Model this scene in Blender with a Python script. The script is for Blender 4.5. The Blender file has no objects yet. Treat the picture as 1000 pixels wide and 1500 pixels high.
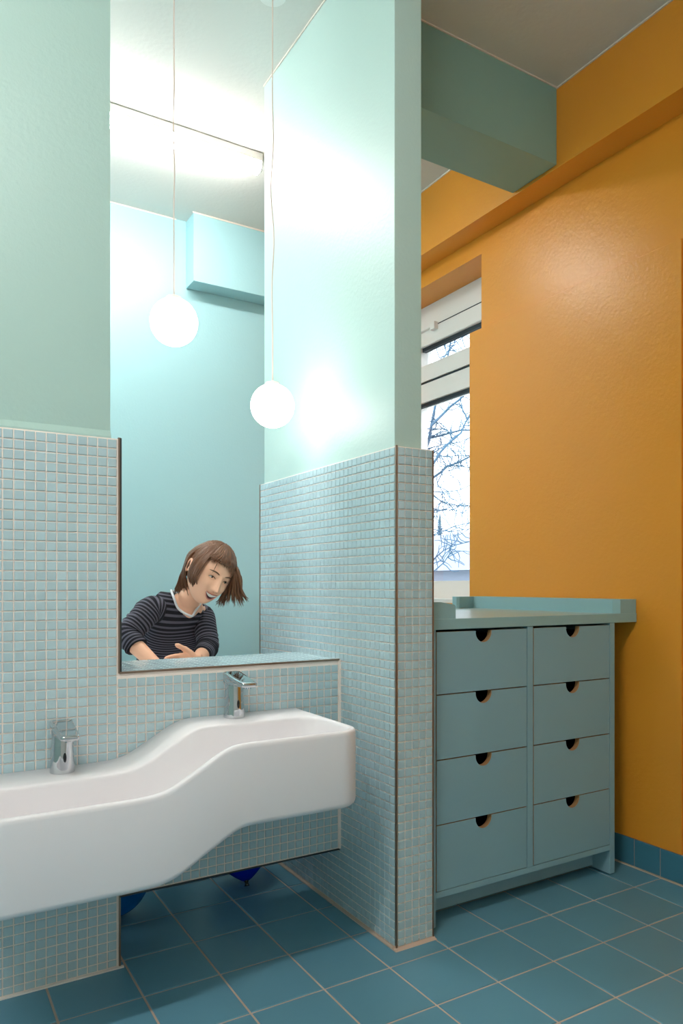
import bpy, bmesh, math, random
from mathutils import Vector, Matrix
random.seed(7)
PI = math.pi
C = bpy.context.scene.collection

# ---------------------------------------------------------------- camera
HC = 1.0176                      # lens height
YAW = 0.5388                     # camera turned to the right of +Y
FPX, CX, CY = 1058.0, 500.0, 857.1
cam_d = bpy.data.cameras.new('camera'); cam = bpy.data.objects.new('camera', cam_d); C.objects.link(cam)
cam.location = (0, 0, HC); cam.rotation_euler = (PI/2, 0, -YAW)
cam_d.sensor_fit = 'AUTO'; cam_d.sensor_width = 36; cam_d.lens = FPX/1500*36
cam_d.shift_y = (CY-750)/1500; cam_d.clip_start = 0.02; cam_d.clip_end = 300
bpy.context.scene.camera = cam
# ---------------------------------------------------------------- world, exposure
SKY = (0.84, 0.92, 1.0); SKY_S = 3.0
w = bpy.data.worlds.new('overcast_sky'); bpy.context.scene.world = w; w.use_nodes = True
w.node_tree.nodes['Background'].inputs[0].default_value = (*SKY, 1)
w.node_tree.nodes['Background'].inputs[1].default_value = SKY_S
vs = bpy.context.scene.view_settings
vs.view_transform = 'Standard'; vs.look = 'None'; vs.gamma = 1; vs.exposure = 0.52; vs.use_curve_mapping = False
# lamp strengths (the lamps themselves are built further down)
TUBE_BACK, TUBE_FRONT, GLOBE = 46.0, 66.0, 7.5
WARM = (1.0, 0.965, 0.94)

# ---------------------------------------------------------------- helpers
SY, CYW = math.sin(YAW), math.cos(YAW)
def at(u, v, d):
    """point at real distance d in front of the lens"""
    a = (u-CX)/FPX*d; z = HC-(v-CY)/FPX*d
    return Vector((d*SY+a*CYW, d*CYW-a*SY, z))
def proj(p):
    d = p[0]*SY+p[1]*CYW; q = p[0]*CYW-p[1]*SY
    return (CX+FPX*q/d, CY-FPX*(p[2]-HC)/d, d)
def lin(c): return tuple(((x/255)/12.92 if x/255 <= .04045 else ((x/255+.055)/1.055)**2.4) for x in c)
M = {}
def mat(name, rgb, rough=.5, metal=0, bump=0, scale=60, var=0, spec=.5, emis=None, es=0, coat=0, rand=0, detail=4):
    m = bpy.data.materials.new(name); m.use_nodes = True; nt = m.node_tree; b = nt.nodes['Principled BSDF']
    col = (*lin(rgb), 1)
    b.inputs['Base Color'].default_value = col; b.inputs['Roughness'].default_value = rough
    b.inputs['Metallic'].default_value = metal; b.inputs['Specular IOR Level'].default_value = spec
    if coat: b.inputs['Coat Weight'].default_value = coat
    if emis:
        b.inputs['Emission Color'].default_value = (*emis, 1); b.inputs['Emission Strength'].default_value = es
    if bump or var or rand:
        tc = nt.nodes.new('ShaderNodeNewGeometry'); n = nt.nodes.new('ShaderNodeTexNoise')
        n.inputs['Scale'].default_value = scale; n.inputs['Detail'].default_value = detail
        nt.links.new(tc.outputs['Position'], n.inputs['Vector'])
        if bump:
            bp = nt.nodes.new('ShaderNodeBump'); bp.inputs['Strength'].default_value = bump; bp.inputs['Distance'].default_value = .002
            nt.links.new(n.outputs['Fac'], bp.inputs['Height']); nt.links.new(bp.outputs[0], b.inputs['Normal'])
        if var or rand:
            src = None
            hs = nt.nodes.new('ShaderNodeHueSaturation'); hs.inputs['Color'].default_value = col
            mp = nt.nodes.new('ShaderNodeMapRange'); mp.inputs['To Min'].default_value = 1-max(var, rand); mp.inputs['To Max'].default_value = 1+max(var, rand)
            if rand:
                oi = nt.nodes.new('ShaderNodeObjectInfo'); nt.links.new(oi.outputs['Random'], mp.inputs['Value'])
            else:
                n2 = nt.nodes.new('ShaderNodeTexNoise'); n2.inputs['Scale'].default_value = 3; n2.inputs['Detail'].default_value = 3
                nt.links.new(tc.outputs['Position'], n2.inputs['Vector'])
                mp.inputs['From Min'].default_value = .3; mp.inputs['From Max'].default_value = .7
                nt.links.new(n2.outputs['Fac'], mp.inputs['Value'])
            nt.links.new(mp.outputs[0], hs.inputs['Value']); nt.links.new(hs.outputs[0], b.inputs['Base Color'])
    M[name] = m; return m
mat('mint_paint', (190, 216, 209), .42, bump=.35, scale=90, spec=.45)
mat('mint_shaded', (176, 205, 197), .4, bump=.5, scale=80)  # mint paint darkened for the weaker light on the pier
mat('mint_daylit', (170, 213, 218), .4, bump=.3, scale=90)  # mint paint with bluish daylight mixed into its colour
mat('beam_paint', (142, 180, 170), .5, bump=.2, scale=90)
mat('orange_paint', (240, 157, 50), .33, bump=.45, scale=70, spec=.45)
mat('ceiling_paint', (226, 222, 214), .8, bump=.5, scale=60)
mat('caulk', (240, 226, 214), .6)
mat('wall_white', (232, 228, 220), .7)
mat('grout', (250, 236, 226), .85, bump=.3, scale=300, var=.05)
mat('mosaic', (184, 207, 213), .22, rand=.05, coat=.3)
mat('mosaic_joined', (184, 207, 213), .22, var=.04, coat=.3)
mat('floor_tile', (98, 150, 170), .36, rand=.035, bump=.12, scale=40)
mat('floor_joined', (98, 150, 170), .36, var=.03)
mat('skirt_tile', (70, 128, 150), .35, rand=.04)
mat('floor_grout', (206, 180, 162), .85, bump=.2, scale=200, var=.06)
mat('edge_metal', (150, 128, 112), .35, metal=.8)
mat('edge_dark', (70, 74, 74), .35, metal=.8)
mat('solid_surface', (240, 235, 237), .38, spec=.45)
mat('chrome', (204, 206, 209), .04, metal=1)
mat('black_gloss', (8, 8, 10), .1)
mat('cabinet', (142, 180, 192), .42, bump=.05, scale=200)
mat('cabinet_top', (152, 190, 194), .36)
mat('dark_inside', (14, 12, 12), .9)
mat('window_white', (248, 242, 236), .35)
mat('gasket', (30, 40, 48), .5)
mat('cord', (236, 214, 202), .6)
mat('lamp_white', (240, 236, 230), .4)
mat('globe', (255, 250, 240), .3, emis=WARM, es=GLOBE)
mat('tube_back', (255, 250, 240), .3, emis=WARM, es=TUBE_BACK)
mat('tube_front', (255, 250, 240), .3, emis=WARM, es=TUBE_FRONT)
mat('hazed_bark', (74, 106, 130), .9)  # bluish haze and glare put into the branch colour
mat('needles', (60, 96, 110), .9)
mat('house_pale', (140, 146, 160), .9)
mat('roof_pale', (138, 144, 162), .9)
mat('lawn', (120, 130, 124), .95)
mat('skin', (255, 198, 164), .42, spec=.35)
M['skin'].node_tree.nodes['Principled BSDF'].inputs['Subsurface Weight'].default_value = .0
M['skin'].node_tree.nodes['Principled BSDF'].inputs['Subsurface Radius'].default_value = (.01, .004, .002)
mat('lip', (216, 132, 118), .35)
mat('mouth_dark', (70, 22, 22), .6)
mat('teeth', (245, 240, 232), .2)
mat('eye_white', (225, 220, 215), .2)
mat('iris', (48, 36, 28), .15)
mat('brow', (98, 66, 46), .7)
mat('collar_white', (232, 232, 236), .7)
mat('trouser', (52, 62, 84), .8, bump=.3, scale=400)
mat('shoe_mat', (70, 66, 70), .6)
mat('sole', (220, 218, 212), .6)
def ply():
    m = bpy.data.materials.new('plywood'); m.use_nodes = True; nt = m.node_tree; b = nt.nodes['Principled BSDF']
    g = nt.nodes.new('ShaderNodeNewGeometry'); wv = nt.nodes.new('ShaderNodeTexWave'); wv.bands_direction = 'Y'
    wv.inputs['Scale'].default_value = 120; nt.links.new(g.outputs['Position'], wv.inputs['Vector'])
    r = nt.nodes.new('ShaderNodeValToRGB'); r.color_ramp.elements[0].color = (*lin((120, 78, 44)), 1); r.color_ramp.elements[1].color = (*lin((214, 168, 116)), 1)
    nt.links.new(wv.outputs['Fac'], r.inputs[0]); nt.links.new(r.outputs[0], b.inputs['Base Color']); b.inputs['Roughness'].default_value = .6
    M['plywood'] = m
ply()
def glass():
    m = bpy.data.materials.new('window_glass'); m.use_nodes = True; nt = m.node_tree; nt.nodes.clear()
    o = nt.nodes.new('ShaderNodeOutputMaterial'); mx = nt.nodes.new('ShaderNodeMixShader'); t = nt.nodes.new('ShaderNodeBsdfTransparent')
    gl = nt.nodes.new('ShaderNodeBsdfGlossy'); gl.inputs['Roughness'].default_value = .02; fr = nt.nodes.new('ShaderNodeFresnel'); fr.inputs[0].default_value = 1.2
    t.inputs[0].default_value = (.97, .99, 1, 1)
    nt.links.new(fr.outputs[0], mx.inputs[0]); nt.links.new(t.outputs[0], mx.inputs[1]); nt.links.new(gl.outputs[0], mx.inputs[2]); nt.links.new(mx.outputs[0], o.inputs[0])
    M['window_glass'] = m
glass()
def balloon_mat(name, rgb):
    m = mat(name, rgb, .25); b = m.node_tree.nodes['Principled BSDF']; b.inputs['Transmission Weight'].default_value = .35; b.inputs['IOR'].default_value = 1.1
balloon_mat('balloon_blue', (0, 46, 190)); balloon_mat('balloon_teal', (10, 110, 180))
def knit():
    m = bpy.data.materials.new('striped_knit'); m.use_nodes = True; nt = m.node_tree; b = nt.nodes['Principled BSDF']
    uv = nt.nodes.new('ShaderNodeTexCoord'); sx = nt.nodes.new('ShaderNodeSeparateXYZ'); nt.links.new(uv.outputs['UV'], sx.inputs[0])
    f = nt.nodes.new('ShaderNodeMath'); f.operation = 'FRACT'; nt.links.new(sx.outputs['Y'], f.inputs[0])
    r = nt.nodes.new('ShaderNodeValToRGB'); e = r.color_ramp.elements
    e[0].position = 0; e[0].color = (*lin((24, 24, 34)), 1); e[1].position = .5; e[1].color = (*lin((24, 24, 34)), 1)
    a = e.new(.58); a.color = (*lin((100, 98, 112)), 1); a = e.new(.92); a.color = (*lin((100, 98, 112)), 1); a = e.new(1.0); a.color = (*lin((24, 24, 34)), 1)
    nt.links.new(f.outputs[0], r.inputs[0]); nt.links.new(r.outputs[0], b.inputs['Base Color']); b.inputs['Roughness'].default_value = .9
    n = nt.nodes.new('ShaderNodeTexNoise'); n.inputs['Scale'].default_value = 260; bp = nt.nodes.new('ShaderNodeBump'); bp.inputs['Strength'].default_value = .5; bp.inputs['Distance'].default_value = .002
    g = nt.nodes.new('ShaderNodeNewGeometry'); nt.links.new(g.outputs['Position'], n.inputs['Vector']); nt.links.new(n.outputs['Fac'], bp.inputs['Height']); nt.links.new(bp.outputs[0], b.inputs['Normal'])
    M['striped_knit'] = m
knit()
def hairm():
    m = bpy.data.materials.new('brown_hair'); m.use_nodes = True; nt = m.node_tree; b = nt.nodes['Principled BSDF']
    oi = nt.nodes.new('ShaderNodeTexCoord'); n = nt.nodes.new('ShaderNodeTexNoise'); n.inputs['Scale'].default_value = 9; n.inputs['Detail'].default_value = 2
    mp = nt.nodes.new('ShaderNodeVectorMath'); mp.operation = 'MULTIPLY'; mp.inputs[1].default_value = (16, 1, 1)
    nt.links.new(oi.outputs['UV'], mp.inputs[0]); nt.links.new(mp.outputs[0], n.inputs['Vector'])
    r = nt.nodes.new('ShaderNodeValToRGB'); r.color_ramp.elements[0].position = .3; r.color_ramp.elements[0].color = (*lin((62, 36, 24)), 1); r.color_ramp.elements[1].position = .75; r.color_ramp.elements[1].color = (*lin((150, 100, 64)), 1)
    nt.links.new(n.outputs['Fac'], r.inputs[0]); nt.links.new(r.outputs[0], b.inputs['Base Color']); b.inputs['Roughness'].default_value = .38
    M['brown_hair'] = m
hairm()

def link(name, me, m=None, parent=None):
    o = bpy.data.objects.new(name, me); C.objects.link(o)
    if m is not None and me is not None and not me.materials: me.materials.append(M[m])
    if parent: o.parent = parent
    return o
def bobj(name, bm, m, parent=None, smooth=False):
    me = bpy.data.meshes.new(name); bmesh.ops.recalc_face_normals(bm, faces=bm.faces); bm.to_mesh(me); bm.free()
    if smooth:
        for p in me.polygons: p.use_smooth = True
    return link(name, me, m, parent)
def add_box(bm, x0, x1, y0, y1, z0, z1, bev=0):
    r = bmesh.ops.create_cube(bm, size=1)
    bmesh.ops.scale(bm, vec=(x1-x0, y1-y0, z1-z0), verts=r['verts'])
    bmesh.ops.translate(bm, vec=((x0+x1)/2, (y0+y1)/2, (z0+z1)/2), verts=r['verts'])
    if bev:
        es = list({e for v in r['verts'] for e in v.link_edges})
        bmesh.ops.bevel(bm, geom=es, offset=bev, segments=2, affect='EDGES', profile=.6)
def box(name, m, a, parent=None, bev=0):
    bm = bmesh.new(); add_box(bm, *a, bev=bev); return bobj(name, bm, m, parent)
def boxes(name, m, L, parent=None, bev=0):
    bm = bmesh.new()
    for a in L: add_box(bm, *a, bev=bev)
    return bobj(name, bm, m, parent)
def struct(o, label=None):
    o['kind'] = 'structure'
    if label: o['label'] = label
    return o
def thing(name, label, cat, loc=(0, 0, 0), group=None, obj=None):
    o = obj or bpy.data.objects.new(name, None)
    if not obj: C.objects.link(o); o.location = loc
    o['label'] = label; o['category'] = cat
    if group: o['group'] = group
    return o
def relink(child, parent):
    child.parent = parent; child.matrix_parent_inverse = Matrix.Translation(-parent.location)
def prism_y(bm, pts, y0, y1):        # polygon in XZ extruded along Y
    a = [bm.verts.new((x, y0, z)) for x, z in pts]; b = [bm.verts.new((x, y1, z)) for x, z in pts]
    bm.faces.new(a); bm.faces.new(b[::-1]); n = len(pts)
    for i in range(n): bm.faces.new((a[i], b[i], b[(i+1) % n], a[(i+1) % n]))
def prism_x(bm, pts, x0, x1):        # polygon in YZ extruded along X
    a = [bm.verts.new((x0, y, z)) for y, z in pts]; b = [bm.verts.new((x1, y, z)) for y, z in pts]
    bm.faces.new(a); bm.faces.new(b[::-1]); n = len(pts)
    for i in range(n): bm.faces.new((a[i], b[i], b[(i+1) % n], a[(i+1) % n]))
def tube(bm, pts, rad, n=8, cap=True, uvl=None, uo=0.0):
    """swept tube; rad is a number, a list, or a list of (ra, rb)"""
    P = [Vector(p) for p in pts]; rings = []; prev = None; L = 0
    for i, p in enumerate(P):
        t = (P[min(i+1, len(P)-1)]-P[max(i-1, 0)]).normalized()
        if prev is None:
            s = t.cross(Vector((0, 0, 1)));  s = s if s.length > .05 else t.cross(Vector((1, 0, 0)))
        else: s = prev-t*prev.dot(t)
        s.normalize(); prev = s; q = t.cross(s)
        r = rad[i] if isinstance(rad, (list, tuple)) else rad
        ra, rb = r if isinstance(r, (list, tuple)) else (r, r)
        if i: L += (P[i]-P[i-1]).length
        rings.append(([bm.verts.new(p+s*ra*math.cos(2*PI*k/n)+q*rb*math.sin(2*PI*k/n)) for k in range(n)], L))
    for i in range(len(rings)-1):
        for k in range(n):
            f = bm.faces.new((rings[i][0][k], rings[i][0][(k+1) % n], rings[i+1][0][(k+1) % n], rings[i+1][0][k]))
            if uvl is not None:
                for lp, (uu, vv) in zip(f.loops, ((k/n, rings[i][1]), ((k+1)/n, rings[i][1]), ((k+1)/n, rings[i+1][1]), (k/n, rings[i+1][1]))): lp[uvl].uv = (uo+uu*.3, vv)
    if cap: bm.faces.new(rings[0][0][::-1]); bm.faces.new(rings[-1][0])
    return rings
def cyl(bm, x, y, z0, z1, r0, r1=None, n=32):
    r1 = r0 if r1 is None else r1
    tube(bm, [(x, y, z0), (x, y, z1)], [r0, r1], n)
def sphere(bm, c, r, n=32, sc=(1, 1, 1)):
    s = bmesh.ops.create_uvsphere(bm, u_segments=n, v_segments=n//2, radius=r)
    bmesh.ops.scale(bm, vec=sc, verts=s['verts']); bmesh.ops.translate(bm, vec=c, verts=s['verts']); return s['verts']

# ---------------------------------------------------------------- dimensions
ZC = 2.938
XL, YR = -1.35, -1.7                          # left wall, wall behind the camera
YW, YB2, YBACK = 1.956, 2.248, 3.698          # basin wall front / rear face, rear room wall
XP0, XP1, YP0, YP1, ZT = 1.168, 1.296, 1.655, 2.568, 1.407   # tiled partition
XO, XS = 2.262, 2.241                         # orange wall, face of its skirting

# ---------------------------------------------------------------- shell
floor = struct(box('floor', 'floor_grout', (XL-.1, 2.6, YR-.1, YBACK+.1, -.06, -.0022)))
struct(box('ceiling', 'ceiling_paint', (XL-.1, 2.6, YR-.1, YBACK+.1, ZC, ZC+.1)))
struct(boxes('wall_left', 'mint_paint', [(XL-.1, XL, YR, 2.45, 0, ZC), (XL-.1, XL, 3.5, YBACK, 0, ZC), (XL-.1, XL, 2.45, 3.5, 0, .93), (XL-.1, XL, 2.45, 3.5, 2.5, ZC)]))
w3 = bpy.data.objects.new('window_added_left', None); C.objects.link(w3); w3['kind'] = 'structure'; w3.location = (XL, 2.97, .93)  # unseen window, added to fill the rear room with daylight
o = boxes('window_frame', 'window_white', [(XL-.08, XL-.02, 2.45, 3.5, .93, 1.0), (XL-.08, XL-.02, 2.45, 3.5, 2.43, 2.5), (XL-.08, XL-.02, 2.45, 2.52, 1.0, 2.43), (XL-.08, XL-.02, 3.43, 3.5, 1.0, 2.43)]); relink(o, w3)
o = box('window_glass', 'window_glass', (XL-.052, XL-.048, 2.52, 3.43, 1.0, 2.43)); relink(o, w3)
struct(box('wall_rear', 'wall_white', (XL-.1, 2.6, YR-.1, YR, 0, ZC)))
wb = struct(box('wall_back', 'mint_daylit', (XL, 2.6, YBACK, YBACK+.1, 0, ZC)))
# boxed-in duct on the rear wall, mint beam, orange beam
struct(box('trim_1', 'mint_daylit', (1.254, 2.143, 3.58, YBACK-.001, 2.585, ZC-.001), bev=.002))
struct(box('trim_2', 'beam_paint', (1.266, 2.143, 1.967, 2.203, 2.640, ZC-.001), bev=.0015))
struct(box('trim_3', 'orange_paint', (2.145, XO-.001, YR, YBACK-.001, 2.628, ZC-.001), bev=.0015))
# orange wall with window opening
WY0, WY1, WZ0, WZ1 = 2.527, 3.33, .93, 2.545
bm = bmesh.new()
add_box(bm, XO, 2.56, YR, -1.45, 0, ZC); add_box(bm, XO, 2.56, .15, WY0, 0, ZC); add_box(bm, XO, 2.56, -1.45, .15, 0, WZ0); add_box(bm, XO, 2.56, -1.45, .15, WZ1, ZC); add_box(bm, XO, 2.56, WY1, YBACK, 0, ZC)
add_box(bm, XO, 2.56, WY0, WY1, 0, WZ0); add_box(bm, XO, 2.56, WY0, WY1, WZ1, ZC)
wr = struct(bobj('wall_right', bm, 'orange_paint'))
box('wall_panel', 'orange_paint', (2.251, XO+.001, 1.515, 2.597, .1, 2.197), wr, bev=.0012)
# caulk lines along the ceiling
struct(box('trim_4', 'caulk', (2.139, 2.145, YR, 3.58, ZC-.006, ZC-.0005)))
struct(box('trim_5', 'caulk', (1.266, 2.14, 1.962, 1.967, ZC-.005, ZC-.0005)))
struct(box('trim_6', 'caulk', (XL, 1.2, YBACK-.005, YBACK, ZC-.006, ZC-.0005)))
struct(box('trim_7', 'caulk', (1.249, 1.7, 3.575, 3.58, ZC-.006, ZC-.0005)))
struct(box('trim_8', 'caulk', (1.166, 1.170, 1.667, 2.536, ZC-.006, ZC-.0005)))

# ---------------------------------------------------------------- mosaic
def tile_mesh(name, w, h, t, b, m):
    """tile in the XZ plane, face towards -Y, centred, with bevelled edges"""
    x, z = w/2, h/2; v = []
    for (a, c, y) in ((x, z, 0), (x, z, -t+b), (x-b, z-b, -t)):
        v += [(-a, y, -c), (a, y, -c), (a, y, c), (-a, y, c)]
    f = []
    for k in (0, 4):
        for i in range(4): f.append((k+i, k+(i+1) % 4, k+4+(i+1) % 4, k+4+i))
    f.append((8, 9, 10, 11))
    me = bpy.data.meshes.new(name); me.from_pydata(v, [], f); me.materials.append(M[m]); me.validate(); return me
def sink_px(u, v):                 # region of the view the basin covers
    if not (0 <= u <= 516): return False
    top = 1120 if u < 170 else (1120-(u-170)*.65 if u < 280 else 1045)
    bot = 1345 if u < 60 else (1345-(u-60)*.25 if u < 235 else (1300-(u-235)*.72 if u < 355 else 1212-(u-355)*.18))
    return top < v < bot
def mosaic(parent, spots, pitch, limit=300, gap=.003):
    """spots: (pos, rotz, kind) ; kind 'v' upright, 'h' lying on the ledge, w,h scale"""
    cache = {}
    def score(s):
        p, rz, kind, nrm, sw, sh = s
        if Vector(nrm).dot(Vector((0, 0, HC))-Vector(p)) <= 0: return -1
        u, v, d = proj(p)
        if d < .2 or not (2 < u < 998 and 2 < v < 1498) or sink_px(u, v): return -1
        vis = Vector(nrm).dot((Vector((0, 0, HC))-Vector(p)).normalized())
        return sw*sh*vis/d**2
    S = sorted(spots, key=score, reverse=True)
    for s in S[:limit]:
        p, rz, kind, nrm, sw, sh = s; key = (round(sw, 4), round(sh, 4))
        if key not in cache: cache[key] = tile_mesh('mosaic_tile', sw, sh, .0034, .0011, 'mosaic')
        o = bpy.data.objects.new('mosaic_tile', cache[key]); C.objects.link(o); o.parent = parent; o.location = p
        o.rotation_euler = (-PI/2 if kind == 'h' else random.uniform(-.006, .006), 0 if kind == 'h' else random.uniform(-.006, .006), rz+random.uniform(-.006, .006))
    V, F = [], []
    for s in S[limit:]:
        p, rz, kind, nrm, sw, sh = s
        R = Matrix.Rotation(rz, 3, 'Z') @ Matrix.Rotation(-PI/2 if kind == 'h' else 0, 3, 'X')
        t, b, x, z = .0034, .0011, sw/2, sh/2; k = len(V)
        for (a, c, y) in ((x, z, 0), (x, z, -t+b), (x-b, z-b, -t)):
            for q in ((-a, y, -c), (a, y, -c), (a, y, c), (-a, y, c)): V.append(tuple(R @ Vector(q)+Vector(p)))
        for kk in (0, 4):
            for i in range(4): F.append((k+kk+i, k+kk+(i+1) % 4, k+kk+4+(i+1) % 4, k+kk+4+i))
        F.append((k+8, k+9, k+10, k+11))
    if V:
        me = bpy.data.meshes.new('mosaic_tiles'); me.from_pydata(V, [], F); o = link('mosaic_tiles', me, 'mosaic_joined', parent); o['kind'] = 'stuff'
def grid(a0, a1, z0, z1, px, pz, from_right=True, from_top=True, gap=.0035):
    """tile centres and sizes filling a rectangle; cut pieces at the far ends"""
    out = []
    def cuts(lo, hi, p, rev):
        r = []; n = 0
        while True:
            s0 = n*p; s1 = min((n+1)*p, hi-lo)
            if s1-s0 < .008: break
            a, b = (hi-s1, hi-s0) if rev else (lo+s0, lo+s1)
            r.append(((a+b)/2, b-a-gap)); n += 1
            if s1 >= hi-lo-1e-6: break
        return r
    for a, w_ in cuts(a0, a1, px, from_right):
        for z, h_ in cuts(z0, z1, pz, from_top): out.append((a, w_, z, h_))
    return out
PT = .0251
# basin wall: full-height pier on the left, low wall under the opening (hollow underneath)
bm = bmesh.new()
# painted pier above the tiles, with a small sloped lip down to the tiles
prism_x(bm, [(YW+.012, ZC), (YW+.012, ZT+.022), (YW+.001, ZT+.004), (YW+.001, ZT-.01), (YB2-.012, ZT-.01), (YB2-.012, ZC)], XL, .459)
wf = struct(bobj('wall_front', bm, 'mint_shaded'))
bm = bmesh.new()
add_box(bm, XL, .481, YW, YB2, .42, ZT); add_box(bm, XL, .481, YW, 2.11, 0, .42)
add_box(bm, .481, XP0+.004, YW, YB2, .42, .7825)                       # low wall, upper part
add_box(bm, .481, XP0+.004, YW, YW+.05, .189, .42)                     # its front apron

bobj('tile_backing', bm, 'grout', wf)
sp = []
for a, w_, z, h_ in grid(XL+.01, .4735, .004, ZT-.002, .0252, .02512): sp.append(((a, YW+.0006, z), 0, 'v', (0, -1, 0), w_, h_))
for a, w_, z, h_ in grid(.4748, 1.156, .192, .769, .02523, PT): sp.append(((a, YW+.0006, z), 0, 'v', (0, -1, 0), w_, h_))
for a, w_, y, h_ in grid(.486, 1.160, YW+.008, YB2-.004, PT, PT): sp.append(((a, y, .7819), 0, 'h', (0, 0, 1), w_, h_))
mosaic(wf, sp, PT)
boxes('edge_strip', 'edge_metal', [(.4765, .4830, YW-.0035, YW+.006, .7825, ZT+.003), (.4780, .4830, YW-.0032, YW+.004, .0, .30)], wf)
boxes('edge_strip', 'edge_dark', [(.4805, .4850, YW-.004, YW+.30, .785, ZT+.002)], wf)
boxes('edge_strip', 'edge_metal', [(.4805, 1.160, YW-.0040, YW+.004, .7810, .7865)], wf)
boxes('edge_strip', 'edge_dark', [(.4805, 1.162, YW-.0034, YW+.004, .1855, .1895)], wf)
# partition
wc = struct(box('wall_center', 'mint_paint', (1.1705, 1.264, 1.667, 2.536, ZT-.01, ZC), bev=.0015))
box('tile_backing', 'grout', (XP0, XP1, YP0, YP1, 0, ZT), wc)
sp = []
for a, w_, z, h_ in grid(YP0+.0045, YP1-.003, .004, ZT-.001, PT, .02512, from_right=False):
    sp.append(((XP0+.0006, a, z), -PI/2, 'v', (-1, 0, 0), w_, h_))
for a, w_, z, h_ in grid(XP0+.0045, XP1-.002, .004, ZT-.001, .0246, .02512, from_right=False):
    sp.append(((a, YP0+.0006, z), 0, 'v', (0, -1, 0), w_, h_))
mosaic(wc, sp, PT)
boxes('edge_strip', 'edge_metal', [(XP0-.0032, XP0+.0022, YP0-.0034, YP0+.0022, 0, ZT+.002), (XP1-.0015, XP1+.002, YP0-.0028, YP0+.003, 0, ZT)], wc)
boxes('edge_strip', 'edge_metal', [(XP0-.0032, XP0+.002, YP1-.003, YP1+.001, 0, ZT)], wc)
# sealant where the tiled walls meet the floor and each other
bm = bmesh.new()
prism_x(bm, [(YP0-.016, 0), (YP0-.002, .004), (YP0, .010), (YP0+.001, 0)], XP0-.012, XP1+.004)
add_box(bm, XP0-.013, XP0, YP0-.012, YP1, 0, .0035)
bobj('sealant', bm, 'floor_grout', wc)
boxes('sealant', 'grout', [(XL, .490, YW-.010, YW, 0, .0035), (1.158, XP0-.001, YW-.004, YW+.002, .189, .783)], wf)

# ---------------------------------------------------------------- floor tiles
FT = .2; ox, oy = 3.485*.2, 7.923*.2
me_ft = tile_mesh('floor_tile', .1945, .1945, .0045, .0015, 'floor_tile')
V, F = [], []
def solid(x, y):                   # under the pier / the partition
    return (x < .47 and YW+.01 < y < YB2-.01) or (XP0+.01 < x < XP1-.01 and YP0+.01 < y < YP1-.01)
for i in range(-12, 10):
    for j in range(-18, 12):
        x0, x1 = ox+i*FT+.00275, ox+(i+1)*FT-.00275; y0, y1 = oy+j*FT+.00275, oy+(j+1)*FT-.00275
        x0 = max(x0, XL); x1 = min(x1, XS-.004 if True else x1); y0 = max(y0, YR); y1 = min(y1, YBACK)
        if x1-x0 < .012 or y1-y0 < .012: continue
        cx, cy = (x0+x1)/2, (y0+y1)/2
        u, v, d = proj((cx, cy, 0))
        if d > .5 and -90 < u < 1090 and 1200 < v < 1640:
            full = abs(x1-x0-.1945) < 1e-4 and abs(y1-y0-.1945) < 1e-4
            o = bpy.data.objects.new('floor_tile', me_ft if full else tile_mesh('floor_tile', x1-x0, y1-y0, .0045, .0015, 'floor_tile'))
            C.objects.link(o); o.parent = floor; o.location = (cx, cy, -.0045); o.rotation_euler = (-PI/2, random.uniform(-.0012, .0012), 0)
        else:
            k = len(V); V += [(x0, y0, -.004), (x1, y0, -.004), (x1, y1, -.004), (x0, y1, -.004), (x0, y0, 0), (x1, y0, 0), (x1, y1, 0), (x0, y1, 0)]
            F += [(k+4, k+5, k+6, k+7)]+[(k+a, k+(a+1) % 4, k+4+(a+1) % 4, k+4+a) for a in range(4)]
me = bpy.data.meshes.new('floor_tiles'); me.from_pydata(V, [], F); o = link('floor_tiles', me, 'floor_joined', floor); o['kind'] = 'stuff'

# skirting along the orange wall
bs = struct(box('baseboard_right', 'floor_grout', (XS+.004, XO+.001, YR, WY0+.9, 0, .0985)))
prev = {}
y = 1.695-.105*9
while y < 3.3:
    h = .1; o = bpy.data.objects.new('skirting_tile', prev.setdefault('m', tile_mesh('skirting_tile', .1015, .0965, .0045, .0012, 'skirt_tile')))
    C.objects.link(o); o.parent = bs; o.location = (XS+.0045, y+.0525, .0525); o.rotation_euler = (0, random.uniform(-.008, .008), -PI/2)
    y += .105
box('sealant', 'floor_grout', (XS-.007, XS+.002, .7, 3.3, 0, .0035), bs)

# ---------------------------------------------------------------- window
wn = bpy.data.objects.new('window_1', None); C.objects.link(wn); wn['kind'] = 'structure'; wn.location = (2.43, 2.9, WZ0)
def wpart(name, m, L, bev=.003):
    o = boxes(name, m, L, None, bev=bev); relink(o, wn); return o
XF = 2.43
wpart('window_frame', 'window_white', [(XF, 2.52, WY0, WY1, 2.422, WZ1), (XF, 2.52, WY0, 2.60, WZ0, 2.422), (XF, 2.52, 3.262, WY1, WZ0, 2.422), (XF, 2.52, 2.60, 3.262, 2.019, 2.124), (XF, 2.52, 2.60, 3.262, WZ0, 1.04)])
wpart('window_sash', 'window_white', [(XF-.010, 2.50, 2.60, 3.262, 2.324, 2.412), (XF-.010, 2.50, 2.60, 3.262, 2.132, 2.219), (XF-.010, 2.50, 2.60, 2.68, 2.219, 2.324), (XF-.010, 2.50, 3.20, 3.262, 2.219, 2.324)], .002)
wpart('sash_bead', 'window_white', [(XF-.013, XF-.009, 2.68, 3.20, 2.326, 2.352), (XF-.004, XF+.001, 2.68, 3.262, 2.021, 2.046)], .001)
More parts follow.
